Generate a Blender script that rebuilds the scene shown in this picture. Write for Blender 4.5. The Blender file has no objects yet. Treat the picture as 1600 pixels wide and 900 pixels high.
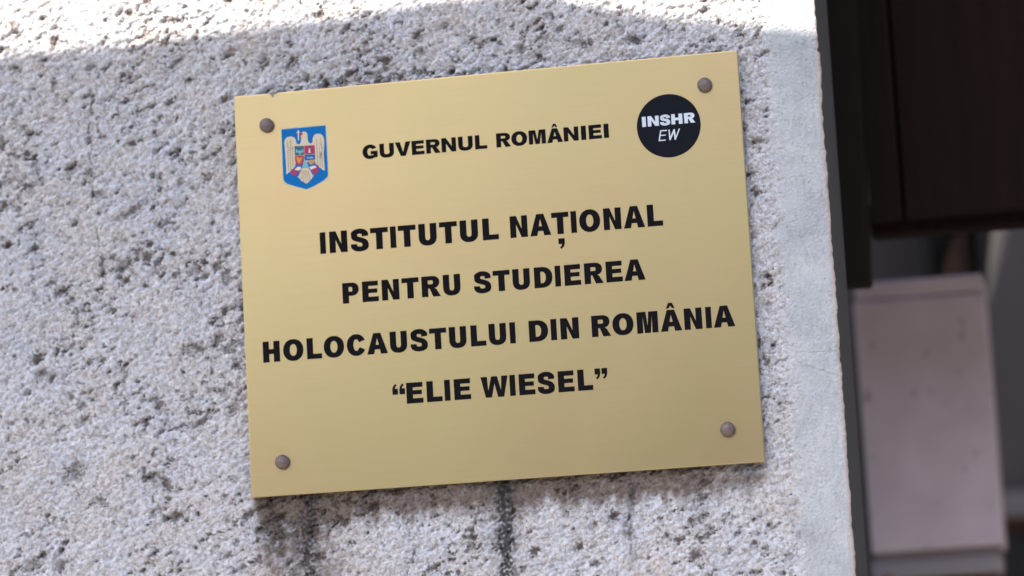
import bpy, bmesh, math, random
import numpy as np
from mathutils import Vector, Matrix
from mathutils.geometry import tessellate_polygon
random.seed(4)
RAD = math.radians
sc = bpy.context.scene
C = sc.collection

# ------------------------------------------------------------------ camera, light, exposure
PZ = 2.0                       # height of the plaque's centre above the pavement
cd = bpy.data.cameras.new('camera')
cam = bpy.data.objects.new('camera', cd); C.objects.link(cam)
cam.location = (0.52463, -2.94212, PZ - 0.42787)
cam.rotation_euler = (1.70876, 0.05631, 0.17849)
cd.lens = 110; cd.sensor_width = 36; cd.clip_start = 0.05; cd.clip_end = 500
cd.dof.use_dof = True; cd.dof.focus_distance = 2.99; cd.dof.aperture_fstop = 2.7
sc.camera = cam

SUN_AZ, SUN_EL = 24.0, 42.0    # degrees to the left of the wall's normal, above the horizon
w = bpy.data.worlds.new('World'); sc.world = w; w.use_nodes = True
nt = w.node_tree
sky = nt.nodes.new('ShaderNodeTexSky'); sky.sky_type = 'NISHITA'; sky.sun_disc = False
sky.sun_elevation = RAD(SUN_EL); sky.sun_rotation = RAD(180 + SUN_AZ)
sky.air_density = 1.0; sky.dust_density = 2.0; sky.ozone_density = 1.0
nt.links.new(sky.outputs[0], nt.nodes['Background'].inputs[0])
nt.nodes['Background'].inputs[1].default_value = 0.15
sl = bpy.data.lights.new('sun', 'SUN'); sl.energy = 5.0; sl.angle = RAD(0.42); sl.color = (1.0, 0.91, 0.77)
sun = bpy.data.objects.new('sun', sl); C.objects.link(sun)
S = Vector((-math.sin(RAD(SUN_AZ)) * math.cos(RAD(SUN_EL)), -math.cos(RAD(SUN_AZ)) * math.cos(RAD(SUN_EL)), math.sin(RAD(SUN_EL))))
sun.rotation_euler = S.to_track_quat('Z', 'Y').to_euler(); sun.location = (-2, -3, 6)
sc.view_settings.view_transform = 'Standard'; sc.view_settings.look = 'None'
sc.view_settings.exposure = 1.27; sc.view_settings.gamma = 1

# ------------------------------------------------------------------ materials
def srgb(r, g, b):
    f = lambda c: (c / 255 / 12.92) if c <= 10 else ((c / 255 + 0.055) / 1.055) ** 2.4
    return (f(r), f(g), f(b), 1)

class Mat:
    def __init__(s, name, color, rough=0.7, metal=0.0, spec=0.5):
        s.m = bpy.data.materials.new(name); s.m.use_nodes = True
        s.nt = s.m.node_tree; s.b = s.nt.nodes['Principled BSDF']
        s.b.inputs['Base Color'].default_value = color if len(color) == 4 else (*color, 1)
        s.b.inputs['Roughness'].default_value = rough; s.b.inputs['Metallic'].default_value = metal
        s.b.inputs['Specular IOR Level'].default_value = spec
    def n(s, t, **k):
        x = s.nt.nodes.new(t)
        for a, v in k.items():
            if a in x.inputs: x.inputs[a].default_value = v
            else: setattr(x, a, v)
        return x
    def l(s, a, b): s.nt.links.new(a, b)
    def coord(s, scale=(1, 1, 1)):
        t = s.n('ShaderNodeTexCoord'); m = s.n('ShaderNodeMapping'); m.inputs['Scale'].default_value = scale
        s.l(t.outputs['Object'], m.inputs['Vector']); return m.outputs[0]
    def noise(s, vec, scale, detail=4, rough=0.6):
        t = s.n('ShaderNodeTexNoise'); t.inputs['Scale'].default_value = scale
        t.inputs['Detail'].default_value = detail; t.inputs['Roughness'].default_value = rough
        s.l(vec, t.inputs['Vector']); return t.outputs['Fac']
    def ramp(s, fac, stops):
        r = s.n('ShaderNodeValToRGB'); e = r.color_ramp.elements
        while len(e) < len(stops): e.new(0.5)
        for k, (p, c) in enumerate(stops):
            e[k].position = p; e[k].color = c if hasattr(c, '__len__') else (c, c, c, 1)
        s.l(fac, r.inputs[0]); return r.outputs[0]
    def mix(s, fac, a, b, mode='MIX'):
        x = s.n('ShaderNodeMix', data_type='RGBA', blend_type=mode)
        for sock, v in ((x.inputs[0], fac), (x.inputs[6], a), (x.inputs[7], b)):
            if isinstance(v, (int, float)): sock.default_value = v
            elif isinstance(v, tuple): sock.default_value = v
            else: s.l(v, sock)
        return x.outputs[2]
    def bump(s, h, dist, strength=1.0):
        b = s.n('ShaderNodeBump'); b.inputs['Distance'].default_value = dist; b.inputs['Strength'].default_value = strength
        s.l(h, b.inputs['Height']); s.l(b.outputs[0], s.b.inputs['Normal']); return b
    def attr(s, name):
        a = s.n('ShaderNodeAttribute'); a.attribute_name = name; return a.outputs['Fac']
    def color(s, c): s.l(c, s.b.inputs['Base Color'])

def speckled(name, c1, c2, scale, rough=0.8, bump=0.0005, spec=0.4):
    m = Mat(name, c1, rough, 0, spec); v = m.coord()
    f = m.noise(v, scale, 6, 0.65)
    m.color(m.mix(f, (*c1, 1), (*c2, 1))); m.bump(f, bump)
    return m.m

# rough cast wall: mineral grain, dirt caught in the pores, runs of grime
WM = Mat('roughcast_plaster', (0.5, 0.5, 0.5), 0.92, 0, 0.2)
v = WM.coord()
g1 = WM.noise(v, 16, 5, 0.6); g2 = WM.noise(v, 260, 4, 0.7); g3 = WM.noise(v, 900, 2, 0.6)
rough_c = WM.ramp(g1, [(0.33, (0.645, 0.61, 0.615, 1)), (0.5, (0.66, 0.655, 0.69, 1)), (0.66, (0.62, 0.64, 0.71, 1))])
rough_c = WM.mix(WM.ramp(g2, [(0.36, 0.85), (0.50, 0.0)]), rough_c, (0.40, 0.34, 0.31, 1))
rough_c = WM.mix(WM.ramp(g2, [(0.60, 0.0), (0.72, 0.7)]), rough_c, (0.74, 0.74, 0.78, 1))
wv = WM.n('ShaderNodeVectorMath', operation='MULTIPLY_ADD'); nz_ = WM.n('ShaderNodeTexNoise'); nz_.inputs['Scale'].default_value = 300; WM.l(v, nz_.inputs['Vector'])
WM.l(nz_.outputs['Color'], wv.inputs[0]); wv.inputs[1].default_value = (0.0022, 0.0022, 0.0022); WM.l(v, wv.inputs[2])
vor = WM.n('ShaderNodeTexVoronoi', feature='F1'); vor.inputs['Scale'].default_value = 330; WM.l(wv.outputs[0], vor.inputs['Vector'])
sepc = WM.n('ShaderNodeSeparateColor'); WM.l(vor.outputs['Color'], sepc.inputs[0])
rough_c = WM.mix(0.62, rough_c, WM.ramp(sepc.outputs[0], [(0.0, (0.70, 0.67, 0.65, 1)), (0.12, (0.90, 0.88, 0.88, 1)), (0.4, (1.03, 1.03, 1.03, 1)), (0.85, (1.10, 1.10, 1.12, 1)), (1.0, (1.25, 1.25, 1.28, 1))]), 'MULTIPLY')
rough_c = WM.mix(WM.ramp(vor.outputs['Distance'], [(0.62, 0.0), (1.0, 0.35)]), rough_c, (0.24, 0.20, 0.18, 1))
smooth_c = WM.ramp(WM.noise(v, 24, 6, 0.65), [(0.3, (0.39, 0.41, 0.445, 1)), (0.5, (0.50, 0.52, 0.55, 1)), (0.72, (0.585, 0.60, 0.625, 1))])
smooth_c = WM.mix(WM.ramp(g3, [(0.35, 0.35), (0.5, 0.0)]), smooth_c, (0.36, 0.36, 0.38, 1))
col = WM.mix(WM.attr('band'), rough_c, smooth_c)
col = WM.mix(WM.attr('arris'), col, (0.50, 0.40, 0.36, 1))
col = WM.mix(WM.attr('pore_dirt'), col, (0.125, 0.097, 0.086, 1))
col = WM.mix(WM.attr('grime_shade_brown'), col, (0.13, 0.085, 0.058, 1))
col = WM.mix(WM.attr('grime_black'), col, (0.035, 0.034, 0.038, 1))
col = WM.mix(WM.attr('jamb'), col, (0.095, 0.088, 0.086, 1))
WM.color(col)
hs = WM.n('ShaderNodeMath', operation='SUBTRACT'); hs.inputs[0].default_value = 1.0; WM.l(vor.outputs['Distance'], hs.inputs[1])
b1 = WM.n('ShaderNodeMath', operation='ADD'); WM.l(hs.outputs[0], b1.inputs[0]); WM.l(g2, b1.inputs[1])
b2 = WM.n('ShaderNodeMath', operation='ADD'); WM.l(b1.outputs[0], b2.inputs[0]); WM.l(g3, b2.inputs[1])
WM.bump(b2.outputs[0], 0.0012, 0.9)
M_wall = WM.m

# satin anodised brass sheet
BM = Mat('satin_brass', (0.55, 0.45, 0.24), 0.42, 0.78, 0.5)
v = BM.coord((1, 1, 1)); tarn = BM.noise(v, 5.5, 3, 0.5)
bc = BM.ramp(tarn, [(0.32, (0.43, 0.318, 0.168, 1)), (0.50, (0.42, 0.332, 0.172, 1)), (0.70, (0.405, 0.333, 0.166, 1))])
fine = BM.noise(v, 22, 4, 0.6)
bc = BM.mix(BM.ramp(fine, [(0.3, 0.05), (0.6, 0.0)]), bc, (0.32, 0.26, 0.15, 1))
vs = BM.coord((14, 1, 900)); br = BM.noise(vs, 1.0, 2, 0.5)
bc = BM.mix(BM.ramp(br, [(0.35, 0.10), (0.65, 0.0)]), bc, (0.30, 0.24, 0.13, 1))
BM.color(bc)
rr = BM.n('ShaderNodeMapRange'); rr.inputs[1].default_value = 0.3; rr.inputs[2].default_value = 0.7
rr.inputs[3].default_value = 0.286; rr.inputs[4].default_value = 0.315
BM.l(BM.noise(v, 7, 2, 0.5), rr.inputs[0]); BM.l(rr.outputs[0], BM.b.inputs['Roughness'])
M_brass = BM.m

def paint(name, rgb, rough=0.45): return speckled(name, rgb, tuple(c * 0.88 for c in rgb), 600, rough, 0.00001, 0.12)
M_ink = speckled('black_print', (0.004, 0.0035, 0.005), (0.008, 0.007, 0.009), 300, 0.65, 0.00001, 0.06)
M_disc = speckled('dark_navy_print', (0.004, 0.005, 0.009), (0.007, 0.009, 0.015), 120, 0.5, 0.00001, 0.08)
M_white = paint('pale_print', (0.60, 0.66, 0.74))
M_blue = paint('blue_enamel', (0.0, 0.135, 0.42))
M_pale = paint('pale_rim', (0.42, 0.50, 0.42))
M_cream = paint('cream_enamel', (0.62, 0.54, 0.39))
M_ivory = paint('ivory_enamel', (0.72, 0.66, 0.55))
M_teal = paint('dark_teal_enamel', (0.05, 0.13, 0.17))
M_mag = paint('crimson_enamel', (0.42, 0.04, 0.10))
M_red = paint('red_enamel', (0.45, 0.06, 0.07))
M_roy = paint('royal_blue_enamel', (0.035, 0.10, 0.34))
M_turq = paint('turquoise_enamel', (0.20, 0.42, 0.50))
M_gold = paint('gold_enamel', (0.55, 0.30, 0.10))
M_vio = paint('violet_enamel', (0.20, 0.06, 0.22))
M_line = paint('brown_line', (0.34, 0.25, 0.18))
SM = Mat('weathered_screw_metal', (0.2, 0.17, 0.16), 0.42, 0.2, 0.5)
v = SM.coord(); f = SM.noise(v, 500, 5, 0.7)
SM.color(SM.ramp(f, [(0.3, (0.085, 0.055, 0.045, 1)), (0.6, (0.17, 0.135, 0.13, 1))])); SM.bump(f, 0.0002)
M_screw = SM.m
M_timber = None
TM = Mat('dark_stained_timber', (0.02, 0.012, 0.01), 0.8, 0, 0.08)
v = TM.coord((14, 14, 0.8)); f = TM.noise(v, 6, 5, 0.6)
TM.color(TM.ramp(f, [(0.3, (0.011, 0.0062, 0.005, 1)), (0.7, (0.017, 0.009, 0.0072, 1))])); TM.bump(f, 0.001)
M_timber = TM.m
M_post = speckled('brown_black_paint', (0.010, 0.0075, 0.006), (0.019, 0.014, 0.011), 30, 0.8, 0.0005, 0.08)
M_pier = None
PM = Mat('mauve_painted_render', (0.3, 0.25, 0.27), 0.85, 0, 0.3)
v = PM.coord(); f = PM.noise(v, 14, 6, 0.6)
pc = PM.ramp(f, [(0.3, (0.57, 0.455, 0.49, 1)), (0.55, (0.64, 0.52, 0.56, 1)), (0.75, (0.69, 0.55, 0.62, 1))])
f2 = PM.noise(v, 42, 3, 0.55)
pc = PM.mix(PM.ramp(f2, [(0.27, 0.75), (0.36, 0.0)]), pc, (0.27, 0.21, 0.215, 1))
PM.color(pc); PM.bump(f, 0.002); M_pier = PM.m
M_ledge = speckled('grey_stone_course', (0.36, 0.32, 0.335), (0.27, 0.235, 0.245), 40, 0.85, 0.001)
M_joint = speckled('dirty_mortar', (0.20, 0.15, 0.15), (0.26, 0.21, 0.21), 60, 0.9, 0.001)
M_brick = speckled('dark_red_brick', (0.09, 0.04, 0.03), (0.14, 0.07, 0.05), 50, 0.9, 0.001)
M_grey = speckled('grey_render', (0.20, 0.175, 0.165), (0.15, 0.13, 0.125), 9, 0.9, 0.002)
M_grey2 = speckled('pale_grey_render', (0.17, 0.15, 0.15), (0.12, 0.105, 0.105), 5, 0.9, 0.002)
M_dark = speckled('dark_slate_paint', (0.040, 0.037, 0.038), (0.026, 0.024, 0.025), 20, 0.7, 0.001)
M_brown = speckled('worn_brown_timber', (0.24, 0.15, 0.105), (0.06, 0.035, 0.03), 14, 0.7, 0.001)
M_leaf = speckled('ochre_leaf', (0.42, 0.22, 0.05), (0.22, 0.10, 0.02), 60, 0.7, 0.0005)
M_pave = speckled('concrete_paving', (0.36, 0.35, 0.33), (0.24, 0.23, 0.22), 14, 0.9, 0.002)
M_road = speckled('asphalt', (0.05, 0.05, 0.05), (0.07, 0.07, 0.068), 60, 0.9, 0.003)
M_kerb = speckled('granite_kerb', (0.30, 0.30, 0.29), (0.20, 0.20, 0.20), 90, 0.85, 0.001)
M_steel = speckled('galvanised_steel', (0.30, 0.31, 0.32), (0.38, 0.39, 0.40), 30, 0.5, 0.0002)

# ------------------------------------------------------------------ helpers
def link(name, me, mat, parent=None, loc=(0, 0, 0), smooth=False):
    o = bpy.data.objects.new(name, me); C.objects.link(o)
    if mat and not me.materials: me.materials.append(mat)
    o.parent = parent; o.location = loc
    if smooth: me.polygons.foreach_set('use_smooth', [True] * len(me.polygons))
    return o
def tag(o, label=None, cat=None, group=None, kind=None):
    for k, v in (('label', label), ('category', cat), ('group', group), ('kind', kind)):
        if v: o[k] = v
    return o
def empty(name, loc, label, cat, group=None):
    o = bpy.data.objects.new(name, None); C.objects.link(o); o.location = loc; o.empty_display_size = 0.1
    return tag(o, label, cat, group)
def bm_mesh(bm, name):
    me = bpy.data.meshes.new(name); bmesh.ops.recalc_face_normals(bm, faces=bm.faces); bm.to_mesh(me); bm.free(); return me
def box_mesh(name, x0, x1, y0, y1, z0, z1, bev=0.0, segs=2, jitter=0):
    bm = bmesh.new(); bmesh.ops.create_cube(bm, size=1)
    for v in bm.verts:
        v.co = Vector(((x0 + x1) / 2 + v.co.x * (x1 - x0), (y0 + y1) / 2 + v.co.y * (y1 - y0), (z0 + z1) / 2 + v.co.z * (z1 - z0)))
        if jitter: v.co += Vector([random.uniform(-jitter, jitter) for _ in range(3)])
    if bev: bmesh.ops.bevel(bm, geom=bm.edges[:], offset=bev, segments=segs, profile=0.5, affect='EDGES')
    return bm_mesh(bm, name)
def box(name, x0, x1, y0, y1, z0, z1, mat, parent=None, bev=0.002, jitter=0):
    return link(name, box_mesh(name, x0, x1, y0, y1, z0, z1, bev, 2, jitter), mat, parent)
def prism_y(name, pts, y0, y1, mat, parent=None, bev=0.0):
    """outline in (x, z), extruded from y0 to y1"""
    bm = bmesh.new()
    a = [bm.verts.new((x, y0, z)) for x, z in pts]; b = [bm.verts.new((x, y1, z)) for x, z in pts]
    bm.faces.new(a); bm.faces.new(b[::-1]); n = len(pts)
    for i in range(n): bm.faces.new((a[i], b[i], b[(i + 1) % n], a[(i + 1) % n]))
    if bev: bmesh.ops.bevel(bm, geom=bm.edges[:], offset=bev, segments=2, profile=0.5, affect='EDGES')
    bmesh.ops.triangulate(bm, faces=[f for f in bm.faces if len(f.verts) > 4])
    return link(name, bm_mesh(bm, name), mat, parent)

# ------------------------------------------------------------------ noise in numpy (millimetres)
rng = np.random.RandomState(7)
PERM = rng.permutation(4096); ANG = rng.rand(4096) * 2 * np.pi
def perlin(x, z, seed=0):
    xi = np.floor(x).astype(np.int64); zi = np.floor(z).astype(np.int64); xf = x - xi; zf = z - zi
    u = xf * xf * xf * (xf * (xf * 6 - 15) + 10); v = zf * zf * zf * (zf * (zf * 6 - 15) + 10)
    def g(ix, iz, dx, dz):
        a = ANG[PERM[(PERM[(ix + seed * 37) & 4095] + iz) & 4095]]
        return np.cos(a) * dx + np.sin(a) * dz
    n0 = g(xi, zi, xf, zf) * (1 - u) + g(xi + 1, zi, xf - 1, zf) * u
    n1 = g(xi, zi + 1, xf, zf - 1) * (1 - u) + g(xi + 1, zi + 1, xf - 1, zf - 1) * u
    return (n0 * (1 - v) + n1 * v) * 1.5
def sstep(a, b, x):
    t = np.clip((x - a) / (b - a), 0, 1); return t * t * (3 - 2 * t)

# ------------------------------------------------------------------ the wall: one sheet of real relief
EDGE = 326.6                      # right-hand corner of the wall, mm from the plaque's centre line
def axis(lo, hi, step, far_lo, far_hi):
    core = np.arange(lo, hi + step * 0.5, step)
    out = [core]
    if far_lo is not None:
        d, p, l = step, lo, []
        while p > far_lo: d *= 1.07; p -= min(d, 60); l.append(max(p, far_lo))
        out.insert(0, np.array(l[::-1]))
    if far_hi is not None:
        d, p, l = step, hi, []
        while p < far_hi: d *= 1.07; p += min(d, 60); l.append(min(p, far_hi))
        out.append(np.array(l))
    return np.concatenate(out)
ax = axis(-540, EDGE - 3, 1.0, -3200, None)
az = axis(-350, 350, 1.0, -2000, 2300)
X, Z = np.meshgrid(ax, az)
# wall relief (positive = proud of the mean surface)
ca, sa = math.cos(0.45), math.sin(0.45)
U, V = X * ca + Z * sa, -X * sa + Z * ca         # trowel direction, lower left to upper right
wob = 4 * perlin(Z / 18, X * 0 + 3.3, 1) + 3 * perlin(Z / 6, X / 9, 2)
band = sstep(268, 287, X + 1.6 * wob)                # the smooth strip along the corner
dens = 0.5 + 1.25 * perlin(X / 75, Z / 60, 3) + 0.25 * perlin(X / 30, Z / 30, 4)
h = 0.9 * perlin(X / 60, Z / 60, 5) + 2.0 * perlin(U / 17, V / 9.5, 6) + 0.7 * perlin(X / 30, Z / 26, 65)
warp = 1.5 * perlin(X / 7, Z / 7, 7)
h += 2.1 * perlin((U + warp) / 7.0, (V + warp) / 4.6, 8)
h += 1.5 * (np.abs(perlin((X + warp) / 4.1, (Z - warp) / 3.5, 9)) - 0.25)
h += 0.8 * perlin(X / 2.3, Z / 2.3, 10)
h -= 0.9 * sstep(0.25, 0.8, -perlin((U - warp) / 8.5, (V + warp) / 5.2, 66))
h += 0.38 * rng.standard_normal(X.shape)
pn = 0.95 * perlin(U / 15, V / 8.5, 11) + 0.6 * perlin(U / 6.5, V / 4.6, 12) + 0.40 * perlin(X / 2.6, Z / 2.4, 13) + 0.12 * rng.standard_normal(X.shape)
pit = sstep(0.50, 1.05, pn + 0.50 * (dens - 0.5))
# single round pores of all sizes
pore = np.zeros_like(h)
def pore_at(cx, cz, rx, rz, ang, depth):
    R_ = max(rx, rz) * 1.6 + 2
    i0, i1 = np.searchsorted(ax, [cx - R_, cx + R_]); j0, j1 = np.searchsorted(az, [cz - R_, cz + R_])
    if i1 <= i0 or j1 <= j0: return
    x = X[j0:j1, i0:i1] - cx; z = Z[j0:j1, i0:i1] - cz
    c, s = math.cos(ang), math.sin(ang); a = (x * c + z * s) / rx; b = (-x * s + z * c) / rz
    r = np.sqrt(a * a + b * b) * (1 + 0.6 * perlin(X[j0:j1, i0:i1] / 2.8, Z[j0:j1, i0:i1] / 2.8, 14)) + 0.25 * perlin(X[j0:j1, i0:i1] / 1.7, Z[j0:j1, i0:i1] / 1.7, 64)
    q = depth * (1 - sstep(0.35, 1.2, r)); pore[j0:j1, i0:i1] = np.maximum(pore[j0:j1, i0:i1], q)
for _ in range(1000):
    cx, cz = rng.uniform(-545, 278), rng.uniform(-355, 355)
    d_ = 0.5 + 0.9 * float(perlin(np.array([cx / 75]), np.array([cz / 60]), 3)[0])
    if rng.rand() > 0.25 + 0.9 * d_: continue
    r = 1.0 + rng.gamma(1.5, 1.1)
    pore_at(cx, cz, r * rng.uniform(1, 1.9), r, rng.uniform(0.0, 0.9), min(1, 0.45 + r * 0.22))
for cx, cz, rx, rz, an in [(-60.7, 228.5, 3.6, 3.0, 2.2), (-60.7, 228.5, 4.6, 3.6, 2.2), (95, 222, 13, 4.5, -.2), (-9, 238, 6, 3, .3), (60, 230, 9, 3.4, .1), (150, 220, 10, 5, -.3),
                           (-310, 240, 12, 4, .6), (-255, 245, 9, 5, .5), (-298, 221, 6, 3.5, .4), (-403, 171, 4, 6, .2), (-389, 172, 5, 3.5, 0),
                           (-394, 40, 5, 11, 0), (-372, 42, 12, 6, .5), (-362, 95, 16, 4.5, .6), (-330, 80, 12, 5, .2), (-345, 60, 6, 3, .4),
                           (-430, -160, 14, 9, .5), (-405, -190, 9, 4, -.6), (-300, -120, 13, 4, .5), (-350, -170, 10, 5, .2), (-330, -210, 12, 6, .3),
                           (-440, 20, 8, 4, .6), (-460, -60, 10, 5, .7), (-420, -110, 9, 5, .4), (-300, 30, 9, 5, .5), (-280, -40, 10, 6, .9),
                           (-480, -250, 9, 6, .4), (-455, -275, 7, 5, .8), (255, 150, 6, 2.6, .1), (258, 60, 5, 4, .6), (250, 78, 8, 3, .2), (262, -20, 7, 3, -.4), (262, 110, 9, 3, .1)]:
    pore_at(cx, cz, rx, rz, an, 1.0)
# the vertical hairline crack on the left
crack = np.zeros_like(h)
cp = [(-399.5, 262), (-399.5, 245), (-400.2, 205), (-399, 193), (-405, 178), (-404.4, 165), (-400.5, 141), (-401.3, 116), (-400.3, 92), (-398, 70), (-393.9, 51), (-394.7, 30)]
CX = np.interp(az, [p[1] for p in cp[::-1]], [p[0] for p in cp[::-1]])[:, None] + 0.9 * perlin(Z / 7, X * 0 + 9.1, 15)
cw = 0.55 + 0.7 * sstep(0.0, 0.5, perlin(Z / 22, X * 0 + 1.7, 16))
crack = 0.75 * (1 - sstep(cw * 0.6, cw * 1.7, np.abs(X - CX))) * sstep(20, 32, Z) * (1 - sstep(235, 262, Z)) * (0.1 + 0.9 * sstep(-.15, .3, perlin(Z / 16, X * 0 + 4, 17)))
# faint cracks in the smooth strip
def hair(x0, z0, x1, z1, wd=0.55, seed=18):
    t = np.clip((X - x0) / (x1 - x0), 0, 1); zc = z0 + (z1 - z0) * t + 1.6 * perlin(X / 9, X * 0 + seed, seed)
    return (1 - sstep(wd * 0.5, wd * 1.7, np.abs(Z - zc))) * (X > min(x0, x1)) * (X < max(x0, x1))
crack2 = 0.42 * np.maximum(hair(284, -96, 327, -98, 0.45), np.maximum(hair(284, -104, 327, -123, 0.6, 19), hair(303, 204, 327, 192, 0.5, 20)))
rough = 1 - band
sm = 0.45 * perlin(X / 12, Z / 30, 21) + 0.5 * perlin(X / 3.4, Z / 3, 22) + 0.25 * perlin(X / 1.8, Z / 1.8, 23) + 0.14 * rng.standard_normal(X.shape)
smp = sstep(0.80, 1.0, perlin(X / 2.7, Z / 2.7, 24) + 0.45 * perlin(X / 9, Z / 9, 25))
pore_s = np.zeros_like(h)
H = rough * (h - 3.4 * pit - 3.3 * pore - 2.5 * crack) + band * (0.9 + sm - 0.8 * smp - 0.8 * crack2)
# patchy dirt caught in pores, low hollows darkened; grime-and-shade band, runs below the plaque
dirtn = sstep(-0.55, 0.35, perlin(X / 9, Z / 9, 26) + 0.5 * perlin(X / 30, Z / 30, 27))
dirt = rough * np.clip(np.maximum(pit, pore) * (0.34 + 0.56 * dirtn) + 0.9 * crack + 0.55 * sstep(1.2, 3.6, -h + 0.5 * perlin(X / 3, Z / 3, 67)) + 0.22 * sstep(0.15, 0.6, perlin(X / 26, Z / 20, 28)) * sstep(-.1, .4, perlin(X / 5, Z / 4, 29)), 0, 1) + band * np.clip(0.45 * smp + 0.7 * crack2 + 0.10 * sstep(0, .5, perlin(X / 4, Z / 12, 30)), 0, 1)
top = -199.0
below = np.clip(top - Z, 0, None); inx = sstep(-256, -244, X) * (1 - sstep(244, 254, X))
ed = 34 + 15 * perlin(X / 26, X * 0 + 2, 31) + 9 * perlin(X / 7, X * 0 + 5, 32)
brown = inx * (1 - sstep(ed * 0.45, ed * 1.05, below)) * (Z < top + 20) * (0.88 + 0.25 * perlin(X / 9, Z / 7, 33)) * (1 - sstep(150, 240, X) * 0.35)  # brown band: grime, with the shade under the plaque put into the colour
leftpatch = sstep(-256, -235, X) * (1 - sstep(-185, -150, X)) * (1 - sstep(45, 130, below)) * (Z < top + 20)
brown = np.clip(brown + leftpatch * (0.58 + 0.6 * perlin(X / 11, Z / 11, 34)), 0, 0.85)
def run(x, wd, length, amt, z0=top, seed=35):
    b = np.clip(z0 - Z, 0, None); c = x + 6 * perlin(Z / 45, X * 0 + seed, seed) + 3 * perlin(Z / 9, X / 12, seed + 30) - 0.03 * b
    wv = wd * (1 + 0.55 * perlin(Z / 20, X * 0 + seed, seed + 1) + 0.45 * perlin(Z / 6, X / 8, seed + 40))
    return amt * np.exp(-((X - c) / wv) ** 2) * (1 - sstep(length * 0.5, length, b)) * (Z < z0 + 15) * (0.75 + 0.95 * perlin(X / 3.0, Z / 3.0, seed + 2))
black = run(-3, 7, 230, 1.15, seed=35) + run(-3, 22, 110, 0.35, seed=38) + run(-196, 13, 150, 0.85, seed=41) + run(-232, 13, 75, 0.6, seed=44) \
    + run(119, 4.5, 75, 0.6, top - 24, seed=47) + run(60, 8, 30, 0.35, seed=50) + run(-140, 12, 38, 0.4, seed=53) + run(185, 9, 60, 0.3, top - 10, seed=56) + run(232, 10, 26, 0.5, seed=57)
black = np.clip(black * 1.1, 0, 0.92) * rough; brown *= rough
# wrap round the corner: arris, then the jamb of the opening
nz, nx = X.shape
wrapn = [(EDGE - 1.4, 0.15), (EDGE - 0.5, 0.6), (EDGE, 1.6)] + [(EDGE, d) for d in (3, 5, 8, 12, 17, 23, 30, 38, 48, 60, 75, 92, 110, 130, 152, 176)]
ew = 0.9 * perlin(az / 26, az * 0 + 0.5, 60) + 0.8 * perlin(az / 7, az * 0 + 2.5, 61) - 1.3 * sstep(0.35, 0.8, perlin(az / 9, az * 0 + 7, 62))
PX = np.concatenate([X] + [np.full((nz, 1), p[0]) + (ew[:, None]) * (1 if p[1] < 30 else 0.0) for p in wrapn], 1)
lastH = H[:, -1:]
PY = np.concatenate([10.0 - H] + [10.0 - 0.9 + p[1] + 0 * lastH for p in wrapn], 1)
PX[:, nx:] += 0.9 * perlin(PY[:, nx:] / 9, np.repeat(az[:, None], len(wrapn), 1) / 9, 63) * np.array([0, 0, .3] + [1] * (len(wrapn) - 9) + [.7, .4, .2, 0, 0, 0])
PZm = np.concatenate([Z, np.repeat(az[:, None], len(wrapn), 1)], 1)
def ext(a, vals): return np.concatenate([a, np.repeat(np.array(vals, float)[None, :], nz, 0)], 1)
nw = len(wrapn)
A = {'band': ext(band, [1] * nw), 'pore_dirt': ext(dirt, [0] * nw), 'grime_shade_brown': ext(brown, [0] * nw), 'grime_black': ext(black, [0] * nw),
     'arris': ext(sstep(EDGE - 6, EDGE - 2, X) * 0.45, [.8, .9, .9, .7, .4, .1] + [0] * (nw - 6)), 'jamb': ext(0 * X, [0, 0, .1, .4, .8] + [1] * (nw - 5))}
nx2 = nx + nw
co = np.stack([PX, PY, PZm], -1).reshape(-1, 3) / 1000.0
idx = np.arange(nz * nx2).reshape(nz, nx2)
q = np.stack([idx[:-1, :-1], idx[:-1, 1:], idx[1:, 1:], idx[1:, :-1]], -1).reshape(-1, 4)
# closed back, so no light leaks round it
bx = [(-3.2, .02), (.3262, .02), (.3262, .18), (-3.2, .18)]
base = len(co)
bv = [(x, y + (0.0 if y > .1 else 0.0), z) for z in (-2.0, 2.3) for x, y in [(-3.2, .016), (.320, .016), (.320, .185), (-3.2, .185)]]
co = np.concatenate([co, np.array(bv)]); b0 = base
bq = np.array([(0, 1, 5, 4), (1, 2, 6, 5), (2, 3, 7, 6), (3, 0, 4, 7), (4, 5, 6, 7), (3, 2, 1, 0)]) + b0
bq2 = bq
q = np.concatenate([q, bq2])
me = bpy.data.meshes.new('building_wall')
me.vertices.add(len(co)); me.vertices.foreach_set('co', co.astype(np.float32).ravel())
me.loops.add(q.size); me.loops.foreach_set('vertex_index', q.astype(np.int32).ravel())
me.polygons.add(len(q)); me.polygons.foreach_set('loop_start', (np.arange(len(q)) * 4).astype(np.int32)); me.polygons.foreach_set('loop_total', np.full(len(q), 4, np.int32))
me.polygons.foreach_set('use_smooth', np.ones(len(q), bool))
me.update(calc_edges=True)
for k, a in A.items():
    at = me.attributes.new(k, 'FLOAT', 'POINT')
    at.data.foreach_set('value', np.concatenate([np.clip(a, 0, 1).ravel(), np.full(8, 1.0 if k == 'jamb' else 0.0)]).astype(np.float32))
wall = link('building_wall', me, M_wall, loc=(0, 0, PZ))
tag(wall, 'rough grey roughcast wall with a smooth strip along its corner, behind the brass plaque', 'wall')

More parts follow.
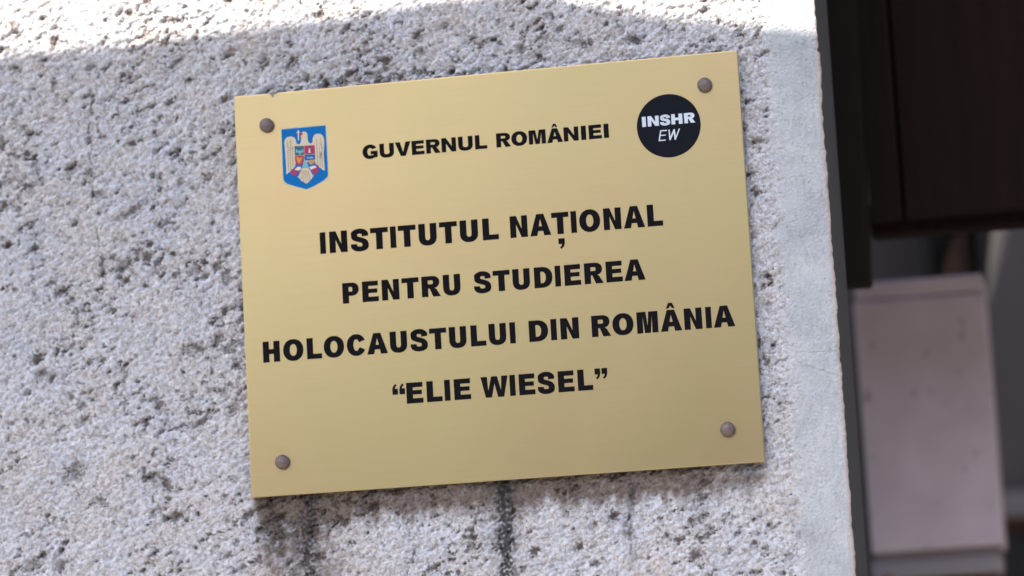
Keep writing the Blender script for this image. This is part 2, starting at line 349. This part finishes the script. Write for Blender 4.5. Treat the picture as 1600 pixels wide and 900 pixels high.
# ------------------------------------------------------------------ letters (cap height 1)
def arc(cx, cy, rx, ry, a0, a1, n=14, p=2.3):
    out = []
    for k in range(n + 1):
        a = RAD(a0 + (a1 - a0) * k / n); c, s_ = math.cos(a), math.sin(a)
        out.append((cx + rx * math.copysign(abs(c) ** (2 / p), c), cy + ry * math.copysign(abs(s_) ** (2 / p), s_)))
    return out
def R4(x0, y0, x1, y1): return ([(x0, y0), (x1, y0), (x1, y1), (x0, y1)], [])
def glyph(ch, w, s, t):
    o = 0.02
    if ch == 'I': return [R4(0, 0, w, 1)]
    if ch == 'L': return [([(0, 0), (w, 0), (w, t), (s, t), (s, 1), (0, 1)], [])]
    if ch == 'E':
        m0, m1 = 0.515 - t * .42, 0.515 + t * .46
        return [([(0, 0), (w, 0), (w, t), (s, t), (s, m0), (w * .93, m0), (w * .93, m1), (s, m1), (s, 1 - t), (w * .98, 1 - t), (w * .98, 1), (0, 1)], [])]
    if ch == 'T': return [([(w / 2 - s / 2, 0), (w / 2 + s / 2, 0), (w / 2 + s / 2, 1 - t), (w, 1 - t), (w, 1), (0, 1), (0, 1 - t), (w / 2 - s / 2, 1 - t)], [])]
    if ch == 'H':
        a, b = .505 - t * .5, .505 + t * .5
        return [([(0, 0), (s, 0), (s, a), (w - s, a), (w - s, 0), (w, 0), (w, 1), (w - s, 1), (w - s, b), (s, b), (s, 1), (0, 1)], [])]
    if ch == 'N': return [([(0, 0), (s * .95, 0), (s * .95, .60), (w - s * 1.0, 0), (w, 0), (w, 1), (w - s * .95, 1), (w - s * .95, .40), (s * 1.0, 1), (0, 1)], [])]
    if ch == 'M':
        k = 1.42
        return [([(0, 0), (s * .92, 0), (s * .92, .80), (w / 2 - s * .46, 0), (w / 2 + s * .46, 0), (w - s * .92, .80), (w - s * .92, 0), (w, 0), (w, 1), (w - s * k, 1), (w / 2, .33), (s * k, 1), (0, 1)], [])]
    if ch == 'A':
        xi = lambda y: 1.10 * s + (w / 2 - 1.10 * s) * y / .79
        a, b = .215, .215 + t * .93
        return [([(0, 0), (1.1 * s, 0), (xi(a), a), (w - xi(a), a), (w - 1.1 * s, 0), (w, 0), (w / 2 + .57 * s, 1), (w / 2 - .57 * s, 1)], [[(xi(b), b), (w - xi(b), b), (w / 2, .77)]])]
    if ch == 'V': return [([(w / 2 - .54 * s, 0), (w / 2 + .54 * s, 0), (w, 1), (w - 1.1 * s, 1), (w / 2, .27), (1.1 * s, 1), (0, 1)], [])]
    if ch == 'W':
        a, b = .275 * w, .725 * w; q_ = .49 * s
        return [([(a - q_, 0), (a + q_, 0), (w / 2, .66), (b - q_, 0), (b + q_, 0), (w, 1), (w - s * 1.04, 1), (b + .01 * w, .32), (w / 2 + q_ * .98, 1), (w / 2 - q_ * .98, 1), (a - .01 * w, .32), (s * 1.04, 1), (0, 1)], [])]
    if ch == 'U':
        rr = .37
        return [([(0, 1), (0, rr)] + arc(w / 2, rr, w / 2, rr + o, 180, 360)[1:-1] + [(w, rr), (w, 1), (w - s, 1), (w - s, rr)] + arc(w / 2, rr, w / 2 - s, rr - t * .95, 360, 180)[1:-1] + [(s, rr), (s, 1)], [])]
    if ch == 'O': return [(arc(w / 2, .5, w / 2, .5 + o, 0, 360, 44, 2.15)[:-1], [arc(w / 2, .5, w / 2 - s * 1.06, .5 + o - t * 1.0, 0, 360, 36, 2.1)[:-1]])]
    if ch == 'C': return [(arc(w / 2 + .01, .5, w / 2, .5 + o, 24, 334, 40, 2.1) + [(w - s * .92, .385)] + arc(w / 2 + .01, .5, w / 2 - s * 1.06, .5 + o - t * 1.03, 320, 38, 34, 2.1) + [(w - s * .98, .625)], [])]
    if ch == 'G':
        return [(arc(w / 2, .5, w / 2, .5 + o, 30, 306, 38, 2.1) + [(w * .93, .07), (w, .13), (w, .545), (w * .53, .545), (w * .53, .545 - t * .93), (w - s * .93, .545 - t * .93), (w - s * .93, .235)]
                 + arc(w / 2, .5, w / 2 - s * 1.06, .5 + o - t * 1.03, 308, 46, 32, 2.1) + [(w - s * 1.05, .665)], [])]
    if ch == 'D':
        c = w * .42
        return [([(0, 0), (c, 0)] + arc(c, .5, w - c, .5, -90, 90, 20, 2.25)[1:-1] + [(c, 1), (0, 1)], [[(s, t * .95), (c, t * .95)] + arc(c, .5, w - c - s * 1.04, .5 - t * .95, -90, 90, 16, 2.2)[1:-1] + [(c, 1 - t * .95), (s, 1 - t * .95)]])]
    if ch == 'P':
        c, lo = w * .56, .355; m = (1 + lo) / 2; r = (1 - lo) / 2
        return [([(0, 0), (s, 0), (s, lo), (c, lo)] + arc(c, m, w - c, r, -90, 90, 18, 2.2)[1:-1] + [(c, 1), (0, 1)], [[(s, lo + t * .9), (c, lo + t * .9)] + arc(c, m, w - c - s * 1.02, r - t * .9, -90, 90, 12, 2.2)[1:-1] + [(c, 1 - t * .9), (s, 1 - t * .9)]])]
    if ch == 'R':
        c, lo = w * .56, .40; m = (1 + lo) / 2; r = (1 - lo) / 2; W_ = w * .955
        return [([(0, 0), (s, 0), (s, lo), (w * .42, lo), (w - 1.2 * s, 0), (w, 0), (w * .80, .33), (w * .69, .425)] + arc(c, m, W_ - c, r, -62, 90, 18, 2.2) + [(0, 1)], [[(s, lo + t * .88), (c, lo + t * .88)] + arc(c, m, W_ - c - s * 1.02, r - t * .88, -90, 90, 12, 2.2)[1:-1] + [(c, 1 - t * .88), (s, 1 - t * .88)]])]
    if ch == 'S':
        hx = s / 2
        pts = [(.995 - hx / w - .02, .665), (.80, .80), (.665, .885), (.5, .913), (.33, .885), (.205, .815), (hx / w + .035, .715), (.225, .615), (.37, .55), (.56, .497), (.73, .43), (1 - hx / w - .012, .33), (.99 - hx / w, .235), (.78, .15), (.64, .098), (.49, .085), (.33, .105), (.20, .185), (hx / w + .0, .325)]
        P_ = [Vector((x * w, y)) for x, y in pts]; L = [P_[0] * 2 - P_[1]] + P_ + [P_[-1] * 2 - P_[-2]]; path = []
        for i in range(1, len(L) - 2):
            for k in range(4):
                u = k / 4; a, b, c, d = L[i - 1:i + 3]
                path.append(0.5 * ((2 * b) + (c - a) * u + (2 * a - 5 * b + 4 * c - d) * u * u + (3 * b - a - 3 * c + d) * u ** 3))
        path.append(P_[-1]); lf, rt = [], []
        for i, p_ in enumerate(path):
            d = (path[min(i + 1, len(path) - 1)] - path[max(i - 1, 0)]).normalized()
            if i == 0 : d = Vector((-.05, 1)).normalized()
            if i == len(path) - 1: d = Vector((.05, 1)).normalized()
            th = (t * d.x * d.x + s * .97 * d.y * d.y) / 2; n_ = Vector((-d.y, d.x))
            lf.append(tuple(p_ + n_ * th)); rt.append(tuple(p_ - n_ * th))
        return [([lf[i], rt[i], rt[i + 1], lf[i + 1]], []) for i in range(len(lf) - 1)]
def comma(x, y, k=1.0, flip=False):
    p = [(0, 0), (.24, 0), (.245, -.19), (.21, -.31), (.10, -.41), (.045, -.345), (.11, -.29), (.13, -.22), (0, -.22)]
    if flip: p = [(.24 - a, -.41 - b) for a, b in p]
    return ([(x + a * k, y + b * k) for a, b in p], [])
# advance, ink from, ink to (thousandths of the em) for a bold and a heavy sans serif
BOLD = {'A': (722, 10, 712), 'C': (722, 44, 690), 'D': (722, 74, 687), 'E': (667, 74, 624), 'G': (778, 44, 713), 'H': (722, 71, 651), 'I': (290, 50, 240), 'L': (611, 74, 588), 'M': (833, 69, 765), 'N': (722, 69, 654),
        'O': (778, 42, 736), 'P': (667, 74, 628), 'R': (722, 74, 704), 'S': (667, 37, 631), 'T': (611, 18, 594), 'U': (722, 70, 652), 'V': (667, 4, 663), 'W': (944, 6, 938)}
HEAVY = {k: (a + d, max(lo - 18, 3), hi + d + (16 if lo < 60 else 14)) for (k, (a, lo, hi)), d in zip(BOLD.items(), [56, 56, 56, 55, 55, 111, 0, 56, 111, 111, 55, 55, 56, 53, 111, 111, 111, 56])}
HEAVY['I'] = (389, 70, 319)
def word(text, x0, x1, base, cap, table=BOLD, s=0.298, t=0.238, slant=0.0):
    """list of (outline, holes) filling x0..x1 exactly; mm on the plaque"""
    em = cap / 0.718; pen, items = 0.0, []
    for ch in text:
        b = {'Â': 'A', 'Ț': 'T'}.get(ch, ch); adv, lo, hi = table[b]; items.append((ch, b, pen + lo, pen + hi)); pen += adv
    a0, a1 = items[0][2], items[-1][3]; k = (x1 - x0) / (a1 - a0); out = []
    kw = k / cap * 1.0
    for ch, b, lo, hi in items:
        gx, gw = x0 + (lo - a0) * k, (hi - lo) * k / cap
        ss = s * (k * 1000 / em) if b != 'I' else gw
        polys = glyph(b, gw, ss, t)
        if ch == 'Â':
            c = gw / 2; polys.append(([(c - .21, 1.07), (c - .085, 1.07), (c, 1.19), (c + .085, 1.07), (c + .21, 1.07), (c + .085, 1.33), (c - .085, 1.33)], []))
        if ch == 'Ț': polys.append(comma(gw / 2 - .13, -.20, 1.2))
        for o_, hs in polys:
            f = lambda p: (gx + (p[0] + slant * p[1]) * cap, base + p[1] * cap)
            out.append(([f(p) for p in o_], [[f(p) for p in h_] for h_ in hs]))
    return out
def flat_mesh(name, polys, y0, dy=0.00003):
    """thin printed film: each outline filled, tiny steps between pieces so no two faces coincide"""
    verts, faces = [], []
    for k, (o_, hs) in enumerate(polys):
        loops = [[Vector((x / 1000, 0, z / 1000)) for x, z in L_] for L_ in [o_] + hs]
        flat = [p for L_ in loops for p in L_]; b = len(verts); y = y0 - dy * (k % 3)
        verts += [(p.x, y, p.z) for p in flat]
        for tri in tessellate_polygon(loops):
            a, b_, c = [flat[i] for i in tri]
            n = (b_ - a).cross(c - a)
            if abs(n.y) < 1e-14: continue
            tri = tri if n.y < 0 else tri[::-1]
            faces.append([b + i for i in tri])
        st = 0                                            # edge of the film
        for L_ in loops:
            n0 = len(verts); m = len(L_)
            verts += [(p.x, y, p.z) for p in L_] + [(p.x, -0.00002, p.z) for p in L_]
            faces += [(n0 + i, n0 + (i + 1) % m, n0 + m + (i + 1) % m, n0 + m + i) for i in range(m)]
    me = bpy.data.meshes.new(name); me.from_pydata(verts, [], faces); me.update(); return me

# ------------------------------------------------------------------ the plaque
pl = empty('brass_plaque', (0, 0, PZ), 'rectangular satin brass plaque with black lettering screwed to the rough grey wall', 'plaque')
hw, hh = 250.0, 198.5
bm = bmesh.new()
out = [(-hw, -hh), (hw, -hh), (hw, hh), (-204.5, hh), (-206.5, hh - 2.2), (-209.0, hh - 4.0), (-211.8, hh - 3.4), (-214.5, hh), (-hw, hh)]
a = [bm.verts.new((x / 1000, 0, z / 1000)) for x, z in out]; b = [bm.verts.new((x / 1000, 0.003, z / 1000)) for x, z in out]
bm.faces.new(a); bm.faces.new(b[::-1])
for i in range(len(out)): bm.faces.new((a[i], b[i], b[(i + 1) % len(out)], a[(i + 1) % len(out)]))
fe = [e for e in bm.edges if all(abs(v.co.y) < 1e-6 for v in e.verts)]
bmesh.ops.bevel(bm, geom=fe, offset=0.0011, segments=2, profile=0.5, affect='EDGES')
bmesh.ops.triangulate(bm, faces=[f for f in bm.faces if len(f.verts) > 4])
link('plate', bm_mesh(bm, 'plate'), M_brass, pl)
# crumb of plaster standing in the nick of the upper edge
bm = bmesh.new(); bmesh.ops.create_icosphere(bm, subdivisions=3, radius=1)
for v in bm.verts:
    n_ = 1 + 0.25 * math.sin(v.co.x * 5 + v.co.z * 3) * math.cos(v.co.y * 4)
    v.co = Vector((v.co.x * .0052 * n_, v.co.y * .0045 * n_, v.co.z * .0042 * n_))
tag(link('plaster_lump', bm_mesh(bm, 'plaster_lump'), speckled('lump_plaster', (0.34, 0.29, 0.25), (0.2, 0.16, 0.13), 500, .9, .001), None, (-.2095, .0045, PZ + .1965), True),
    'small lump of plaster in the nick of the plaque upper edge', 'plaster lump')

L = [('GUVERNUL', -122.8, 1.2, 124.2, 13.9, HEAVY, .325, .245), ('ROMÂNIEI', 10.3, 120.8, 124.2, 13.9, HEAVY, .325, .245)]
def text_line(label, words, extra=()):
    polys = []
    for wd in words: polys += word(*wd)
    polys += list(extra)
    return tag(link('text_line', flat_mesh('text_line', polys, -0.00012), M_ink, pl), label)
text_line('small heavy line reading GUVERNUL ROMÂNIEI', L)
text_line('line reading INSTITUTUL NAȚIONAL', [('INSTITUTUL', -169.8, 7.6, 34.5, 21.2), ('NAȚIONAL', 19.0, 167.8, 34.5, 21.2)])
text_line('line reading PENTRU STUDIEREA', [('PENTRU', -149.8, -32.7, -16.2, 20.2), ('STUDIEREA', -19.6, 147.6, -16.2, 20.2)])
text_line('line reading HOLOCAUSTULUI DIN ROMÂNIA', [('HOLOCAUSTULUI', -232.0, 18.4, -67.7, 20.5), ('DIN', 31.6, 80.2, -67.7, 20.5), ('ROMÂNIA', 92.6, 230.4, -67.7, 20.5)])
qs = []
for x_, fl in ((-105.2, True), (-98.2, True), (92.8, False), (99.6, False)):
    o_, h_ = comma(0, 0, 1.0, fl); kx, kz = 22.5, 26.0
    qs.append(([(x_ + p[0] * kx, -98.0 + p[1] * kz) for p in o_], []))
text_line('last line reading ELIE WIESEL in double quotation marks', [('ELIE', -91.5, -28.2, -118.2, 20.2), ('WIESEL', -18.2, 93.2 - 2.5, -118.2, 20.2)], qs)

# round logo
disc = [(179.1 + 30.9 * math.cos(RAD(a_)), 130.7 + 30.9 * math.sin(RAD(a_))) for a_ in range(0, 360, 4)]
dc = link('round_logo', flat_mesh('round_logo', [(disc, [])], -0.00015), M_disc, pl)
tag(dc, 'round near-black logo reading INSHR EW')
tag(link('lettering', flat_mesh('lettering', word('INSHR', 153.6, 205.0, 131.6, 9.9, HEAVY, .34, .25), -0.00028), M_white, dc), 'bold pale letters INSHR')
THIN = {'E': (667, 74, 600), 'W': (944, 30, 900)}
tag(link('lettering', flat_mesh('lettering', word('EW', 168.4, 187.6, 116.5, 10.4, THIN, .125, .105, slant=.21), -0.00028), M_white, dc), 'thin slanted pale letters EW')

# coat of arms: drawn on a 762 x 900 sheet, brought to plaque millimetres
EM = ((0.0928665, -0.00444132, -215.038), (-0.00817176, -0.0917983, 176.493))
def E2(p): return (EM[0][0] * p[0] + EM[0][1] * p[1] + EM[0][2], EM[1][0] * p[0] + EM[1][1] * p[1] + EM[1][2])
def emb(name, polys, level, mat, parent, label=None):
    o = link(name, flat_mesh(name, [([E2(p) for p in P_], []) for P_ in polys], -0.00010 - 0.00009 * level), mat, parent)
    if label: tag(o, label)
    return o
shield = [(137, 155), (613, 112), (628, 380), (640, 640), (632, 668), (600, 700), (500, 760), (410, 800), (300, 772), (200, 742), (168, 715), (158, 680)]
cen = (392, 450)
rim = [(cen[0] + (x - cen[0]) * 1.035 , cen[1] + (y - cen[1]) * 1.028) for x, y in shield]
arms = emb('coat_of_arms', [rim], 0, M_pale, pl, 'blue shield with cream eagle carrying a quartered shield')
emb('blue_field', [shield], 1, M_blue, arms)
eagle = [(168, 300), (175, 262), (200, 238), (245, 230), (280, 245), (295, 275), (300, 305), (330, 318), (345, 300), (352, 262), (348, 225), (338, 208), (352, 190), (380, 176), (405, 182), (418, 205), (420, 245), (427, 292), (455, 308), (476, 292),
         (476, 250), (492, 215), (525, 200), (560, 203), (588, 225), (600, 270), (600, 330), (594, 410), (600, 500), (608, 600), (584, 592), (560, 570), (535, 560), (515, 540), (500, 500), (290, 520), (285, 560), (250, 592), (225, 615), (190, 642), (188, 560), (180, 420), (174, 345)]
eg = emb('eagle', [eagle, [(345, 590), (365, 572), (430, 570), (450, 600), (490, 655), (472, 672), (464, 692), (446, 704), (436, 722), (405, 742), (378, 722), (350, 708), (334, 684), (308, 668)]], 2, M_cream, arms)
emb('claw', [[(310, 560), (350, 560), (345, 590), (320, 600), (278, 590)]], 3, M_ivory, arms)
emb('claw', [[(440, 560), (500, 545), (520, 565), (480, 585), (455, 590)]], 3, M_ivory, arms)
feathers = []
for x0, y0, x1, y1 in [(205, 300, 215, 600), (232, 330, 238, 590), (258, 330, 262, 560), (190, 340, 262, 375), (195, 400, 262, 350), (208, 285, 200, 320), (245, 290, 238, 330), (240, 262, 228, 300), (520, 300, 530, 540), (548, 330, 560, 560), (572, 300, 582, 570), (520, 260, 512, 300), (545, 290, 578, 350), (560, 250, 566, 300), (575, 340, 580, 370),
                       (400, 600, 402, 730), (375, 600, 350, 700), (425, 600, 450, 700), (388, 600, 376, 715), (412, 600, 426, 715)]:
    feathers.append([(x0 - 3, y0), (x0 + 3, y0), (x1 + 3, y1), (x1 - 3, y1)])
feathers.append([(553, 400), (580, 405), (575, 440), (560, 475), (545, 460), (555, 430)])
emb('feather_lines', feathers, 3, M_line, arms)
emb('beak', [[(338, 186), (372, 200), (352, 222), (338, 240), (330, 215)]], 4, M_mag, arms)
emb('cross', [[(314, 160), (324, 160), (328, 270), (318, 275)], [(302, 184), (336, 181), (336, 191), (302, 194)]], 3, M_ivory, arms)
qd = emb('quartered_shield', [[(280, 335), (381, 333), (382, 432), (283, 436)]], 4, M_teal, arms)
emb('crimson_quarter', [[(386, 331), (498, 325), (502, 420), (387, 426)]], 4, M_mag, arms)
emb('red_quarter', [[(284, 441), (382, 437), (382, 500), (340, 548), (300, 530), (286, 500)]], 4, M_red, arms)
emb('blue_quarter', [[(387, 431), (502, 425), (502, 482), (400, 492), (387, 480)]], 4, M_roy, arms)
emb('gold_quarter', [[(425, 494), (500, 486), (488, 520), (455, 540), (436, 520)]], 4, M_gold, arms)
emb('turquoise_point', [[(393, 488), (412, 505), (436, 568), (360, 570), (378, 512)]], 5, M_turq, arms)
emb('quarter_charge', [[(292, 372), (305, 372), (318, 392), (336, 378), (352, 392), (366, 370), (376, 372), (372, 408), (352, 402), (338, 432), (326, 410), (312, 402), (296, 410)]], 5, M_turq, arms)
emb('quarter_charge', [[(405, 345), (480, 342), (482, 358), (452, 360), (452, 396), (482, 404), (480, 416), (405, 420), (405, 408), (430, 396), (430, 362), (405, 360)]], 5, M_vio, arms)
emb('quarter_charge', [[(436, 362), (448, 362), (450, 398), (462, 404), (425, 408), (434, 398)]], 6, M_ivory, arms)
emb('quarter_charge', [[(300, 462), (312, 448), (325, 462), (340, 470), (355, 455), (362, 462), (350, 490), (338, 520), (322, 515), (310, 495)]], 5, M_gold, arms)
emb('quarter_charge', [[(415, 455), (430, 448), (445, 458), (460, 446), (480, 452), (482, 474), (470, 466), (455, 476), (440, 466), (420, 476)]], 5, M_turq, arms)
emb('sceptre', [[(240, 612), (262, 596), (290, 606), (318, 596), (322, 616), (300, 634), (285, 658), (262, 648), (246, 636)]], 4, M_mag, arms)
emb('mace', [[(470, 588), (500, 570), (530, 572), (540, 600), (522, 630), (502, 636), (482, 612)]], 4, M_mag, arms)
emb('ribbon', [[(350, 590), (358, 590), (330, 645), (318, 668), (312, 660)], [(446, 590), (454, 590), (486, 645), (480, 655)], [(500, 530), (540, 545), (545, 570), (515, 560)], [(232, 604), (300, 548), (300, 575), (262, 596)]], 4, M_vio, arms)

# domed screws
def screw_mesh():
    bm = bmesh.new(); prof = [(0.0066, 0.0), (0.0071, 0.0010), (0.0071, 0.0028), (0.0064, 0.0048), (0.0052, 0.0062), (0.0034, 0.0072), (0.0015, 0.0076)]
    rings = [[bm.verts.new((r * math.cos(2 * math.pi * k / 32), -y, r * math.sin(2 * math.pi * k / 32))) for k in range(32)] for r, y in prof]
    for a, b in zip(rings, rings[1:]):
        for k in range(32): bm.faces.new((a[k], a[(k + 1) % 32], b[(k + 1) % 32], b[k]))
    bm.faces.new(rings[-1])
    return bm_mesh(bm, 'screw')
sm_ = screw_mesh()
for x, z in ((-.2174, .1664), (.2164, .1669), (.2166, -.1652), (-.2173, -.1658)):
    o = link('screw', sm_, M_screw, pl, (x, 0, z), True); o.rotation_euler = (0, random.uniform(0, 6), 0)

# ------------------------------------------------------------------ the opening on the right
ZW = lambda v: PZ + v
# timber screen hanging in the entrance: post, boards, rails
ts = empty('timber_screen', (0.42, 0.44, ZW(0.09)), 'nearly black brown timber screen of wide boards filling the top of the entrance opening', 'timber screen')
def rel(o, root): o.location = -Vector(root.location); return o
def pr(name, pts, y0, y1, mat, root, bev=.003, label=None):
    o = prism_y(name, [(x, ZW(z)) for x, z in pts], y0, y1, mat, root, bev); rel(o, root)
    if label: o['label'] = label
    return o
pr('post', [(.250, .020), (.3375, .0175), (.352, .60), (.352, .96), (.250, .96)], .40, .46, M_post, ts, .004, 'slightly leaning post')
pr('backing_sheet', [(.3395, .1185), (.849, .1185), (.849, .955), (.3395, .955)], .500, .508, M_timber, ts, .001)  # added behind the boards to block light through their joints
bz0, bz1 = .094, .96
xs = [.3385, .3760, .5300, .6900, .8500]
for x0, x1 in zip(xs, xs[1:]):
    off = random.uniform(-.002, .002)
    pr('board', [(x0 + .0015, bz0), (x1 - .0015, bz0), (x1 - .0015, bz1), (x0 + .0015, bz1)], .470 + off, .495 + off, M_timber, ts, .003)
pr('bottom_rail', [(.3370, .080), (.85, .080), (.85, .118), (.3370, .118)], .4975, .530, M_timber, ts, .003)
# mauve pier
mp = empty('rendered_pier', (0.37, 0.98, 0), 'mauve grey rendered pier with a ledge below its block, right of the wall corner', 'pier')
def bx(name, x0, x1, y0, y1, z0, z1, mat, root, bev=.004, jit=0): 
    return rel(box(name, x0, x1, y0, y1, ZW(z0), ZW(z1), mat, root, bev, jit), root)
bx('block', .2885, .4480, .900, 1.060, -.2490, .0620, M_pier, mp, .003, .0012)
bx('cap', .2900, .4475, .9015, 1.0585, .0622, .0840, M_pier, mp, .003, .001)
bx('mortar_joint', .2925, .4445, .906, 1.054, -.2590, -.2492, M_joint, mp, .001)
bx('ledge_course', .2870, .4440, .902, 1.058, -.2810, -.2592, M_ledge, mp, .005, .001)
bz = -.283; row = 0
while bz > -1.98:
    for k in range(2):
        x0 = .296 + k * .072; x1 = x0 + .070
        bx('brick', x0, x1, .912 + random.uniform(0, .003), 1.05, max(bz - .062, -1.999), bz, M_brick, mp, .003, .0008)
    bz -= .070; row += 1
bx('mortar_core', .299, .436, .918, 1.045, -2.0, -.281, M_joint, mp, .001)
# dry leaf on the brickwork just under the ledge
bm = bmesh.new(); pts = []
for k in range(15):
    u = k / 14; pts.append((u, math.sin(math.pi * u) ** .8 * .5))
vt = [bm.verts.new(((u - .5) * .030, -.004 + .006 * abs(v_) , v_ * .020 - .012 * (u - .5) ** 2 * 4)) for u, v_ in pts]
vb = [bm.verts.new(((u - .5) * .030, -.004 + .006 * abs(v_), -v_ * .020 - .012 * (u - .5) ** 2 * 4)) for u, v_ in pts[1:-1]]
md = [bm.verts.new(((u - .5) * .030, -.009, -.012 * (u - .5) ** 2 * 4)) for u, _ in pts[1:-1]]
T = vt[1:-1]
bm.faces.new((vt[0], md[0], T[0])); bm.faces.new((vt[0], vb[0], md[0])); bm.faces.new((vt[-1], T[-1], md[-1])); bm.faces.new((vt[-1], md[-1], vb[-1]))
for i in range(len(md) - 1):
    bm.faces.new((T[i], md[i], md[i + 1], T[i + 1])); bm.faces.new((md[i], vb[i], vb[i + 1], md[i + 1]))
tag(link('dry_leaf', bm_mesh(bm, 'dry_leaf'), M_leaf, None, (.3075, .9015, ZW(-.2855))), 'curled ochre dry leaf caught under the ledge of the mauve pier', 'leaf')
# things deep in the passage
dp = empty('passage_door', (0.44, 1.42, 0), 'dark door frame with a worn brown panel, seen between timber screen and pier', 'door')
bx('frame', .3570, .3720, 1.36, 1.44, -2.0, .9, M_dark, dp, .003)
pr('frame', [(.4595, .9), (.4595, .33), (.4560, .215), (.4405, .12), (.430, -.1), (.426, -2.0), (.405, -2.0), (.4330, .13), (.4330, .9)][::-1], 1.36, 1.3995, M_dark, dp, 0)
bx('leaf', .3730, .4390, 1.40, 1.43, -2.0, .9, M_dark, dp, .003)
pr('panel', [(.3800, -.2), (.4325, -.2), (.4325, .165), (.4290, .190), (.4210, .205), (.4100, .208), (.3980, .196), (.3880, .172), (.3800, .145)], 1.385, 1.3985, M_brown, dp, .003)
gw = empty('side_wall', (0.2, 1.6, 0), 'dark grey rendered wall deep in the passage, left of the dark door frame', 'wall')
bx('render_face', -.60, .3560, 1.46, 1.60, -2.0, 1.3, M_grey, gw, .004)
sw = empty('stair_parapet', (0.6, 2.3, 0), 'grey rendered stair parapet with slanted edge, right of the mauve pier', 'stair parapet')
pr('parapet', [(.4700, .352), (.4200, .20), (.4200, -.103), (1.4, -.103), (1.4, .352)], 2.2, 2.36, M_grey2, sw, .006)
pr('lower_face', [(.400, -.145), (1.4, -.145), (1.4, -.104), (.400, -.104)], 2.17, 2.34, M_ledge, sw, .004)
pr('red_strip', [(.400, -.170), (1.4, -.170), (1.4, -.1455), (.400, -.1455)], 2.2, 2.34, M_brick, sw, .002)  # dark red strip below the lower face
pr('plinth', [(.400, -2.0), (1.4, -2.0), (1.4, -.1705), (.400, -.1705)], 2.19, 2.36, M_dark, sw, .004)
bk = box('back_wall', -1.2, 2.4, 3.2, 3.4, 0, 3.3, M_dark); tag(bk, 'dark wall closing the far end of the passage', 'wall')
rs = box('right_wall', 1.42, 1.72, .02, 3.2, 0, 3.3, M_grey); tag(rs, 'plain rendered wall on the far right side of the passage', 'wall')
cl = box('entrance_soffit', .33, 1.415, .19, .62, 2.965, 3.1, M_dark); tag(cl, kind='structure')
ln = box('lintel', .32, 1.72, .015, .188, 2.99, 4.3, M_grey); tag(ln, kind='structure')

# ------------------------------------------------------------------ ground: paving flags along the wall, kerb, road
def sheet(name, x0, x1, y0, y1, z, mat):
    me = bpy.data.meshes.new(name); me.from_pydata([(x0, y0, z), (x1, y0, z), (x1, y1, z), (x0, y1, z)], [], [(0, 1, 2, 3)])
    return tag(link(name, me, mat), kind='structure')
sheet('ground', -150, 150, -150, 150, -0.13, M_road)
pv = box('pavement', -14, 14, -3.6, 4, -0.12, -0.004, M_pave, None, 0); tag(pv, kind='structure')
fm = box_mesh('paving_slab', -.296, .296, -.296, .296, -.0038, .004, .003)
for i in range(-4, 5):
    for j in range(6):
        if i * .6 < -2.6 : continue
        o = link('paving_slab', fm, M_pave, pv, (i * .6, -.30 - .6 * j, random.uniform(-.0004, .0004)))
tag(box('kerb', -14, 14, -3.76, -3.604, -.12, .0, M_kerb, None, .008), kind='structure')

# ------------------------------------------------------------------ added unseen panel on posts, outlined to shade the wall (left of the photographer)
D = 1.10; kx = D * math.tan(RAD(SUN_AZ)); kz = D / math.cos(RAD(SUN_AZ)) * math.tan(RAD(SUN_EL))
edge = [(-.75, .250), (-.489, .257), (-.356, .256), (-.224, .2605), (-.133, .263), (-.062, .2670), (.0, .2695), (.030, .2690), (.071, .261), (.096, .2505), (.158, .238), (.219, .225), (.2805, .2125), (.329, .203), (.46, .170), (.66, .09)]
sg = empty('shade_caster', (-.85, -1.10, 0), 'added grey panel on two posts, cut to shade the wall, unseen left of the camera', 'shade panel')
pts = [(x - kx, z + kz + .0175 - .008 * max(0, x)) for x, z in edge] + [(.72 - kx, -.02 + kz), (.60 - kx, -.42 + kz), (-.75 - kx, -.42 + kz)]
pr('shade_panel', pts[::-1], -1.1015, -1.0985, M_steel, sg, 0)
for px in (-1.12, -.78):
    bm = bmesh.new(); bmesh.ops.create_cone(bm, cap_ends=True, segments=24, radius1=.03, radius2=.03, depth=ZW(kz - .05), matrix=Matrix.Translation((px, -1.068, ZW(kz - .05) / 2)))
    rel(link('post', bm_mesh(bm, 'post'), M_steel, sg, smooth=True), sg)

# ------------------------------------------------------------------ unseen houses added across the street, heights set to shape the plaque's reflection
M_ochre = speckled('weathered_ochre_render', (0.20, 0.17, 0.13), (0.15, 0.13, 0.10), 1.5, 0.9, 0.003)
M_tile = speckled('clay_roof', (0.16, 0.07, 0.05), (0.11, 0.05, 0.04), 6, 0.85, 0.004)
M_glass = Mat('window_glass', (0.02, 0.025, 0.03), 0.08, 0, 0.5).m
def hb(name, x0, x1, y0, y1, z0, z1, mat, root, bev=.01): return rel(box(name, x0, x1, y0, y1, z0, z1, mat, root, bev), root)
def house(x0, x1, eaves, ridge, label):
    ob = empty('added_house', ((x0 + x1) / 2, -22, 0), label, 'house')
    hb('wall', x0, x1, -30, -22, 0, eaves, M_ochre, ob)
    p = prism_y('roof', [(x0 - .3, eaves + .002), (x1 + .3, eaves + .002), (x1 - 2, ridge), (x0 + 2, ridge)], -30.4, -21.6, M_tile, ob, .02); rel(p, ob)
    x = x0 + 2.2
    while x < x1 - 1.5:
        f_ = hb('window', x - .62, x + .62, -21.996, -21.93, 1.2, 3.0, M_kerb, ob)
        box('pane', x - .53, x + .53, -21.928, -21.92, 1.29, 2.91, M_glass, f_, .002)
        x += 3.6
house(-5.0, 22, 5.4, 7.0, 'taller ochre rendered house, added unseen across the street to shape the plaque reflection')
house(-34, -5.5, 3.9, 5.0, 'lower ochre rendered house with shallow clay roof, added unseen to shape the plaque reflection')
